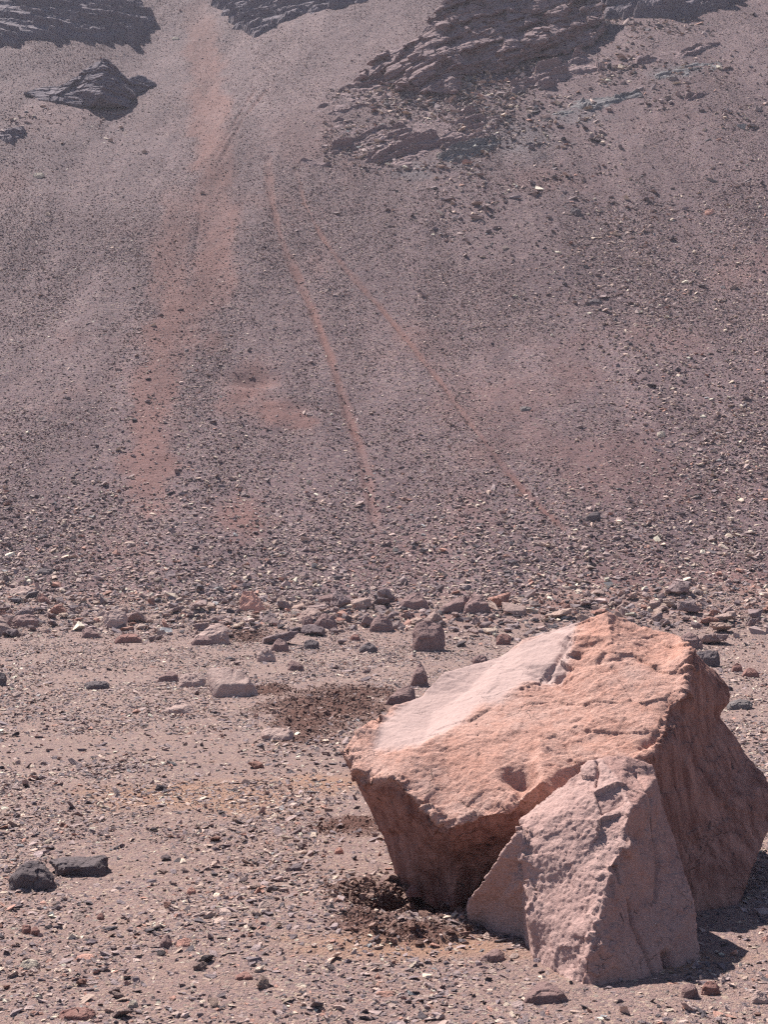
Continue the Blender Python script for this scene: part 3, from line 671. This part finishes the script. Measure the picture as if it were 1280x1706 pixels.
ROCKS = [
 (399, 982, 442, 1020, 'S', 'slabup', 'upright pale salmon slab with rounded tip at the foot of the slope'),
 (733, 992, 784, 1022, 'M', 'spl', 'left half of the dark mauve rock split by a crack, at the slope foot'),
 (770, 992, 823, 1024, 'M', 'spr', 'right half of the dark mauve rock split by a crack, at the slope foot'),
 (663, 987, 719, 1016, 'M', 'dome', 'rounded pink mauve rock just left of the split rock'),
 (685, 1034, 742, 1086, 'M', 'block', 'blocky dark mauve rock with jagged top, tallest between the split rock and the huge boulder'),
 (614, 1024, 657, 1054, 'M', 'dome', 'dark mauve rounded rock left of the blocky jagged topped rock'),
 (523, 1022, 565, 1051, 'M', 'dome', 'humped mauve rock in the stone band with a smaller stone touching its left side'),
 (640, 1141, 696, 1176, 'M', 'wedge', 'mauve rock lying beside the left shoulder of the huge boulder'),
 (683, 1104, 718, 1145, 'M', 'peak', 'narrow upright mauve rock behind the left shoulder of the huge boulder'),
 (827, 1056, 853, 1075, 'R', 'block', 'small red brown stone just above the pale face of the huge boulder'),
 (786, 1091, 814, 1110, 'M', 'block', 'small brown block touching the outline of the pale upper face of the huge boulder'),
 (1128, 1053, 1175, 1083, 'M', 'dome', 'rounded mauve rock behind the right shoulder of the huge boulder'),
 (1158, 1083, 1202, 1112, 'D', 'block', 'dark grey rock behind the upper right edge of the huge boulder'),
 (1210, 1165, 1256, 1184, 'G', 'slab', 'flat dark grey slab on open gravel to the right of the huge boulder'),
 (1219, 1104, 1239, 1120, 'R', 'dome', 'smaller red stone of the pair right of the huge boulder'),
 (1237, 1112, 1267, 1129, 'R', 'dome', 'larger red stone of the pair right of the huge boulder'),
 (342, 1112, 431, 1162, 'P', 'big17', 'broad pale pink boulder with a dark hollow front, alone on the gravel flat'),
 (295, 1121, 344, 1145, 'P', 'block', 'pale block touching the left side of the broad pale pink boulder'),
 (257, 1118, 299, 1137, 'M', 'wedge', 'red brown wedge at the left end of the row of three rocks'),
 (262, 1169, 323, 1189, 'P', 'wedge', 'thin pale wedge shaped slab lying below the row of three rocks'),
 (431, 1213, 491, 1234, 'P', 'slab', 'flat pale pink slab lying just below the dark turned soil'),
 (136, 1134, 182, 1149, 'D', 'slab', 'flat dark brown block alone on the left part of the gravel flat'),
 (478, 1100, 510, 1118, 'M', 'wedgel', 'tilted mauve wedge just above the dark turned soil'),
 (426, 1078, 460, 1103, 'P', 'dome', 'pale pink lump with a small stone on its left, above the broad pale boulder'),
 (450, 1064, 483, 1087, 'M', 'dome', 'mauve lump at the edge of the small patch of turned soil'),
 (315, 1037, 384, 1073, 'P', 'wedge', 'large pale rock with bright top in the middle of the stone band'),
 (318, 1058, 356, 1075, 'M', 'dome', 'dark mauve rock resting against the front of the large pale rock'),
 (190, 1054, 238, 1071, 'R', 'dome', 'low reddish dome shaped rock at the near edge of the stone band'),
 (170, 1015, 213, 1047, 'P', 'block', 'square block with bright pale top and dark front in the stone band'),
 (16, 1022, 65, 1045, 'M', 'dome', 'wide dark mauve rock near the left end of the stone band'),
 (11, 976, 60, 993, 'P', 'dome', 'long pale dome at the left end of the slope foot'),
 (134, 1045, 170, 1063, 'M', 'wedgel', 'mauve wedge left of the low reddish dome shaped rock'),
 (62, 988, 85, 1008, 'R', 'wedgel', 'pointed red stone just right of the long pale dome'),
 (502, 1026, 522, 1045, 'M', 'block', 'small mauve stone touching the left side of the humped rock'),
 (597, 1070, 631, 1088, 'D', 'dome', 'low dark grey stone in front of the dark rounded rock'),
 (529, 990, 564, 1005, 'M', 'slab', 'flat topped dark rock at the slope foot right of the upright salmon slab'),
 (-6, 1120, 10, 1143, 'D', 'block', 'dark block cut by the left edge of the picture on the gravel flat'),
 (-2, 1027, 18, 1048, 'M', 'block', 'tilted mauve rock touching the wide dark rock at the left end'),
 (506, 1066, 533, 1082, 'D', 'block', 'dark angular stone right of the small patch of turned soil'),
 (582, 1055, 602, 1068, 'R', 'dome', 'small red stone between the humped rock and the blocky rock'),
 (12, 1432, 95, 1485, 'D', 'dome', 'craggy dark grey rock with scooped front in the left foreground'),
 (79, 1426, 180, 1464, 'D', 'bar', 'long dark grey bar shaped rock lying behind the craggy dark rock'),
 (94, 1680, 157, 1704, 'R', 'slab', 'flat pinkish red slab at the bottom left of the foreground'),
 (387, 1620, 425, 1636, 'R', 'dome', 'elongated reddish stone in the centre foreground gravel'),
 (180, 1581, 207, 1605, 'D', 'peak', 'small pointed dark stone in the left foreground gravel'),
 (262, 1557, 287, 1584, 'M', 'wedge', 'tilted dark mauve stone beside the flat salmon chip'),
 (292, 1562, 321, 1584, 'S', 'slab', 'flat tilted salmon chip in the foreground gravel'),
 (35, 1540, 51, 1559, 'R', 'block', 'left stone of the dark red pair below the craggy dark rock'),
 (49, 1543, 67, 1560, 'R', 'dome', 'right stone of the dark red pair below the craggy dark rock'),
 (160, 1520, 174, 1536, 'R', 'dome', 'round dark red pebble in the left foreground'),
 (416, 1539, 437, 1552, 'W', 'slab', 'whitish flat chip on the low heap left of the pit'),
 (32, 1599, 65, 1617, 'W', 'slab', 'cream coloured broken flat stone in the lower left foreground'),
 (124, 1590, 157, 1604, 'S', 'slab', 'pink flat chip left of the small pointed dark stone'),
 (211, 1666, 231, 1680, 'W', 'dome', 'round cream pebble near the bottom edge of the gravel'),
 (310, 1477, 327, 1490, 'S', 'dome', 'round orange pebble on the upper edge of the low heap'),
 (557, 1411, 573, 1422, 'S', 'dome', 'small orange pebble on bare soil left of the boulder foot'),
 (868, 1638, 961, 1676, 'M', 'peak', 'low mauve triangular stone lying in front of the leaning block'),
 (796, 1581, 845, 1603, 'M', 'wedge', 'flat brown stone at the left foot of the leaning block'),
 (1169, 1633, 1202, 1658, 'R', 'dome', 'round red brown stone in the boulder shadow'),
 (1135, 1637, 1167, 1665, 'M', 'dome', 'grey pink stone beside the cracked foot of the leaning block'),
 (1250, 1650, 1283, 1676, 'P', 'dome', 'pale pink stone at the lower right corner beyond the shadow'),
 (676, 1474, 702, 1493, 'R', 'dome', 'red brown lump of rock lying in the dug pit'),
 (972, 851, 1004, 868, 'D', 'wedge', 'lone dark brown rock on the lower right part of the scree'),
 (1095, 718, 1110, 728, 'W', 'slab', 'bright cream slab on the right middle of the scree'),
 (866, 677, 887, 685, 'G', 'slab', 'long grey slab on the scree above the lone dark rock'),
 (286, 61, 299, 67, 'W', 'slab', 'lone bright slab in the chute at the top of the slope'),
 (1175, 348, 1191, 359, 'S', 'slab', 'orange pink slab alone on the upper right scree'),
 (54, 287, 74, 296, 'W', 'slab', 'white slab alone on the upper left scree'),
 (950, 346, 969, 359, 'D', 'block', 'dark angular rock on the scree below the green tinted patch'),
 (58, 947, 90, 959, 'D', 'slab', 'long dark flat rock at the left edge of the slope foot'),
 (510, 799, 519, 806, 'W', 'slab', 'small white slab on the scree beside the pale trail'),
 (980, 498, 1004, 507, 'D', 'slab', 'low dark slab on the middle right scree'),
]
for i, r in enumerate(ROCKS):
    rock(*r, seed=i + 1, vox=34 if i in (4, 16, 40, 41, 56) else 24, rough=.45 if i == 16 else .9, ridge={0: .7, 16: .5}.get(i), thick=.9)

# ------------------------------------------------------------------ countable stones that nothing tells apart
OM = rock_mat('stone_plain', lin(225, 225, 225), lin(200, 200, 200), lin(240, 240, 240), 3.0, objcol=True, bump=.02)
VAR = []
for k in range(14):
    v, f = hull_stone(rng, int(rng.integers(10, 15)), rng.uniform(.6, .85), rng.uniform(1.0, 1.35))
    v, nr, q = remesh(v, f.tolist(), .045); n = normals(v, q)
    dd = .03 * f3(v * 3, 3, 200 + k) + .05 * facet(v * 3, 220 + k, .9) + .02 * facet(v * 8, 240 + k, .9)
    VAR.append(from_np('stone', v + n * dd[:, None], q, OM, False))
def free(x, y, s):
    if -.6 < x < 3.1 and 6.9 < y < 12 and x > -.45: return False
    return all(math.hypot(x - a, (y - b)) > r + s * .45 for a, b, r in BOULD)
def stones(n, ylo, yhi, smin, smax, label, group, tone, dens=None, name='stone', e=2.3):
    c = 0; first = None
    while c < n:
        py = rng.uniform(ylo, yhi); px = rng.uniform(-30, 1310)
        if dens is not None and rng.random() > dens(px, py): continue
        d = hit(px, py); x = (px - CX) / F * d
        s = smin * (1 - rng.random() * (1 - (smin / smax) ** e)) ** (-1 / e)
        if not free(x, d, s): continue
        o = bpy.data.objects.new(name, VAR[int(rng.integers(0, len(VAR)))]) if first is None else first.copy()
        if first is None: first = o
        else: o.data = VAR[int(rng.integers(0, len(VAR)))]
        C.objects.link(o)
        o.location = (x, d, float(H(np.array([x]), np.array([d]))[0]) + s * .2)
        o.scale = (s * rng.uniform(.85, 1.35), s * rng.uniform(.8, 1.1), s * rng.uniform(.45, .95))
        o.rotation_euler = (rng.normal() * .3, rng.normal() * .3, rng.random() * 6.28)
        cc = PAL[rng.choice(len(PAL), p=tone / tone.sum())] * np.array([1.02, .97, .97, 1]); o.color = (*[float(q * 1.3) for q in cc[:3]], 1)
        tag(o, label, 'stone', group); BOULD.append((x, d, s * .4)); c += 1
stones(185, 990, 1078, .17, .62, 'angular reddish or mauve stone in the band of rubble along the foot of the slope', 'stones strewn along the foot of the slope', PALP * np.array([.3, .5, 1, 1.2, 1.6, 1.8, 1.3, .0, 2.4, .0]), e=1.5, dens=
       lambda px, py: np.exp(-((py - 1030 + .01 * (px - 640)) / 26) ** 2))
stones(35, 1085, 1330, .06, .2, 'small angular stone lying on the open gravel flat', 'small stones on the gravel flat', PALP)
stones(55, 1340, 1700, .04, .11, 'fist sized angular stone in the foreground gravel', 'small stones in the foreground gravel', PALP * np.array([1.2, 1, 1, 1, 1, 1, 1, .8, 3, .5]), lambda px, py: 1.0 if px < 780 else .3)

# ------------------------------------------------------------------ layered outcrops on the upper slope
ST1 = strata_mat('layered_rock', lin(128, 106, 108), lin(142, 118, 118), lin(158, 134, 130), .25)
ST2 = strata_mat('layered_dark_rock', lin(106, 94, 102), lin(120, 106, 113), lin(134, 118, 122), 0)
STG = strata_mat('greenish_rock', lin(112, 106, 108), lin(124, 117, 118), lin(136, 128, 128), .3)
def outcrop(poly, dip, step, lift, label, mat, seed=0, res=.075, dep=.9, name='rock_outcrop', edge=10, gap=1.1, thin=.15):
    """bedded rock standing out of the scree: beds cut the slope into ledges with steep broken fronts"""
    w = [W(a, min(b, 900)) for a, b in poly]; xs = [p[0] for p in w]; ys = [p[1] for p in w]
    gx = np.arange(min(xs) - .6, max(xs) + .6, res); gy = np.arange(min(ys) - .8, max(ys) + 1.0, res)
    Y, X = np.meshgrid(gy, gx, indexing='ij'); x, y = X.ravel(), Y.ravel(); z0 = H(x, y)
    px = CX + F * x / y; py = CY - F * (z0 - CAMZ) / y
    d, _ = segd(px, py, list(poly) + [poly[0]]); sd_ = np.where(inpoly(px, py, poly), d, -d)
    rag = f2(x * .9, y * .9, 4, seed) * edge
    env = ss(-edge * .15, edge * 1.0, sd_ + rag)
    p3 = np.stack([x, y, z0], 1)
    wob = .35 * f2(x / 3.0, y / 3.0, 3, seed + 1) + .10 * f2(x * 1.2, y * 1.2, 3, seed + 2)
    t = (z0 - dip * x) + wob
    # irregular beds
    tw = t / step + .45 * n2(t / step * 1.3, np.zeros_like(t), seed + 3)
    i = np.floor(tw); fr = tw - i
    jut = np.clip((hf(i, np.floor(x / 1.5 + 5 * hf(i, i, i) + .25 * n2(x * 2, y * 2, seed + 21)), np.full_like(i, seed)) - thin) / (1 - thin), 0, 1) + .12          # each bed breaks into blocks
    rise = ss(0, .14, fr) * (1 - .75 * ss(.14, 1, fr))           # steep front, back slopes into the scree
    patch = ss(-.05, .22, f2(x / 2.2, t * 1.6, 4, seed + 7) + (env - .62) * gap)
    add = env * patch * (rise * jut * step * dep + lift * env) + env * .04 * f2(x * 4, y * 4, 3, seed + 8)
    z = z0 - .12 + env * .12 + add
    push = env * patch * rise * jut * step * .35
    v = np.stack([x, y - push, z], 1)
    v += env[:, None] * .05 * np.stack([facet(p3 * 1.8, seed + 9, .8), facet(p3 * 1.8, seed + 13, .8), facet(p3 * 2.2, seed + 17, .8)], 1)
    nr, nc = Y.shape; k = np.arange(nr * nc).reshape(nr, nc)
    q = np.stack([k[:-1, :-1], k[:-1, 1:], k[1:, 1:], k[1:, :-1]], -1).reshape(-1, 4)
    keep = (env[q].max(1) > .01); q = q[keep]
    used = np.unique(q); mp = np.full(len(v), -1); mp[used] = np.arange(len(used)); v = v[used]; q = mp[q]
    c = np.array([float(np.mean(v[:, 0])), float(np.mean(v[:, 1])), float(v[:, 2].min())])
    me = from_np(name, v - c, q, mat, False)
    tag(link(name, me, c), label, 'outcrop')

def crag(out, inn, th, label, mat, dip, step, amp, seed, vox=.09, name='rock_outcrop', big=.2):
    """standing crag: closed body with ledges that follow the bedding"""
    def D(p):
        if p[1] < -200: return hit(p[0], 0)
        return hit(p[0], p[1])
    o = [(a, b, D((a, bb)) + dd) for a, b, bb, dd in out]; i_ = [(a, b, D((a, bb)) + dd) for a, b, bb, dd in inn]
    ys = [q[2] for q in o]; m = np.mean([P(*q) for q in o], axis=0)
    v, f = solid(o, i_, (th, (m[0], max(ys) + th * 2.2, m[2] - .3)), .3)
    v, nr, q = remesh(v, f, vox); v = relax(v, q, 1)
    sh = np.stack([v[:, 0] + .0, v[:, 1], (v[:, 2] - dip * v[:, 0]) * 1.3], 1); v = v + normals(v, q) * (big * facet(sh * .55, seed + 40, .9))[:, None]
    t = v[:, 2] - dip * v[:, 0] + .12 * f3(v * .5, 3, seed)
    tw = t / step + .5 * n2(t / step, np.zeros_like(t), seed); i = np.floor(tw); fr = tw - i
    jut = hf(i, np.floor(v[:, 0] / 2.6 + 7 * hf(i, i, i)), np.full_like(i, seed))
    n = normals(v, q); side = n.copy(); side[:, 2] *= .2
    t2 = t * 3.1 / step + .5 * n2(t * 4 / step, v[:, 0] * .3, seed + 1); i2 = np.floor(t2); jut2 = hf(i2, np.floor(v[:, 0] / .9 + 9 * hf(i2, i2, i2)), np.full_like(i2, seed))
    v = v + side * (amp * ((jut - .5) * 1.2 + .3 * (ss(0, .2, fr) - fr) + .45 * (jut2 - .5)))[:, None] + n * (.25 * amp * facet(v * 1.2, seed + 3, .9) + .15 * amp * f3(v * 3, 3, seed + 5))[:, None]
    c = np.array([m[0], m[1], v[:, 2].min()]); me = from_np(name, v - c, q, mat, False)
    tag(link(name, me, c), label, 'outcrop')

outcrop([(-40, -60), (180, -40), (235, 5), (262, 40), (222, 74), (120, 66), (60, 70), (-40, 78)], -.02, .5, .3, 'wide band of dark layered ledges left of the chute at the top', ST2, 3, .085, 1.0, edge=9)
outcrop([(352, 5), (400, -30), (560, -50), (680, -40), (600, 8), (520, 25), (470, 45), (425, 66), (385, 48)], .22, .45, .2, 'dark layered ledges just right of the chute at the top', ST2, 13, .08, 1.0, edge=8)
outcrop([(545, 180), (620, 190), (720, 170), (800, 180), (850, 205), (820, 240), (740, 262), (660, 290), (590, 280), (545, 240)], .42, .24, .0, 'field of small tilted broken ledges below the big crag', ST1, 23, .05, 1.5, edge=20, gap=.0, thin=.5)
outcrop([(595, 125), (680, 150), (640, 170), (560, 200), (500, 190)], .38, .28, .0, 'thin low ledges trailing left from the foot of the big crag', ST1, 33, .06, .7, edge=10, gap=.4, thin=.42)
outcrop([(870, 120), (960, 85), (1010, 100), (1000, 130), (920, 150), (850, 170), (830, 150)], .3, .5, .1, 'low dark ledges directly right of the big crag foot', ST1, 43, .065, 1.1, edge=12, gap=.5, thin=.42)
outcrop([(1055, 95), (1130, 80), (1200, 65), (1205, 78), (1140, 98), (1060, 108)], .36, .25, .04, 'long narrow tilted rib of rock on the upper right scree', ST1, 53, .05, .8, edge=5, gap=.6)
outcrop([(1090, 122), (1150, 100), (1215, 92), (1210, 115), (1150, 130), (1095, 135)], .3, .25, .0, 'grey green ledge below the long narrow rib', STG, 63, .05, 1.0, edge=7, gap=.5, thin=.42)
outcrop([(1138, 160), (1190, 148), (1192, 158), (1145, 172)], .36, .25, .0, 'small reddish tilted rib, lowest of the ribs on the right scree', ST1, 73, .06, 1.1, edge=4)
outcrop([(730, 262), (765, 240), (830, 225), (835, 240), (790, 268), (745, 275)], .3, .25, .03, 'grey green ledge at the lower edge of the broken ledge field', STG, 83, .06, 1.1, edge=7)
outcrop([(905, 190), (960, 165), (1070, 148), (1075, 162), (1000, 185), (930, 205)], .3, .3, .05, 'grey green low ledges in the middle of the right scree', STG, 93, .06, .9, edge=9, gap=.4, thin=.42)
outcrop([(490, 262), (560, 268), (640, 275), (660, 290), (560, 285), (500, 275)], .1, .35, .0, 'faint line of small ledges below the broken ledge field', ST1, 103, .06, .9, edge=8, gap=.4, thin=.42)
outcrop([(0, 208), (40, 203), (48, 225), (20, 240), (-10, 232)], .0, .3, .05, 'small dark outcrop at the left edge below the pyramid shaped crag', ST2, 113, .05, 1.2, edge=5, gap=.3, thin=.4)
outcrop([(880, -60), (1260, -60), (1215, 22), (1150, 30), (1080, 30), (1010, 35), (990, 10)], .2, .7, .4, 'dark shaded cliff band at the top right behind the big crag', ST2, 123, .085, 1.2, edge=9)

# pyramid shaped crag:  (px, py, ground row used for its depth, extra depth)
crag([(34, 155, 158, 0), (60, 148, 156, .5), (95, 146, 158, .6), (120, 136, 160, .6), (146, 112, 164, .5), (160, 103, 166, .5), (172, 98, 166, .5), (184, 106, 166, .5), (200, 122, 164, .6), (212, 132, 162, .9), (235, 124, 155, 1.3), (262, 140, 150, .9), (245, 150, 152, .3), (224, 156, 160, .1), (217, 180, 180, -.2), (150, 180, 180, -.2), (100, 172, 172, -.1), (55, 166, 166, 0)],
     [(172, 118, 166, -.7), (140, 150, 170, -.7), (200, 150, 172, -.6), (100, 158, 166, -.1), (216, 142, 160, .5), (165, 160, 178, -1.1), (120, 150, 165, .0)], 1.2, 'pyramid shaped dark crag standing in the scree on the upper left', ST2, .12, .5, .22, 5, .05, big=.12)
# big crag
crag([(600, 134, 136, 0), (622, 108, 130, .3), (650, 88, 124, .6), (690, 70, 118, .9), (705, 50, 112, 1.2), (715, 32, 108, 1.5), (738, 8, 100, 1.8), (760, -20, 90, 2), (800, -40, 80, 2), (900, -50, 60, 2), (985, -30, 50, 2), (1005, 10, 55, 1.2), (1012, 45, 62, .3), (990, 70, 78, 0), (930, 92, 95, -.1), (880, 96, 105, -.2), (845, 122, 124, -.1), (800, 118, 124, 0), (768, 120, 130, 0), (760, 155, 157, -.3), (700, 158, 158, -.3), (660, 142, 148, -.1), (632, 140, 142, 0)],
     [(650, 115, 132, -.2), (700, 100, 128, -.2), (745, 110, 135, -.5), (700, 130, 142, -.7), (740, 60, 105, .4), (790, 70, 105, -.1), (800, 20, 85, .8), (860, 50, 90, 0), (880, 5, 70, .8), (940, 30, 70, .2), (960, 60, 78, -.3), (830, 95, 115, -.4), (900, 75, 95, -.4)], 2.2, 'big layered brown crag jutting from the scree at the top right of centre', ST1, .55, .75, .42, 8, .06, big=.3)

# ------------------------------------------------------------------ thin valley haze
def haze():
    bm = bmesh.new(); bmesh.ops.create_cube(bm, size=1); me = bpy.data.meshes.new('haze'); bm.to_mesh(me); bm.free()
    m = bpy.data.materials.new('haze_air'); t, n, l = nt(m)
    vol = n.new('ShaderNodeVolumePrincipled'); o = n.new('ShaderNodeOutputMaterial')
    vol.inputs['Color'].default_value = (.80, .84, 1.0, 1); vol.inputs['Density'].default_value = .0005; vol.inputs['Anisotropy'].default_value = .2
    l.new(vol.outputs[0], o.inputs['Volume']); me.materials.append(m)
    ob = link('haze', me, (0, 165, 60)); ob.scale = (1500, 470, 160)
    tag(ob, kind='stuff')
haze()
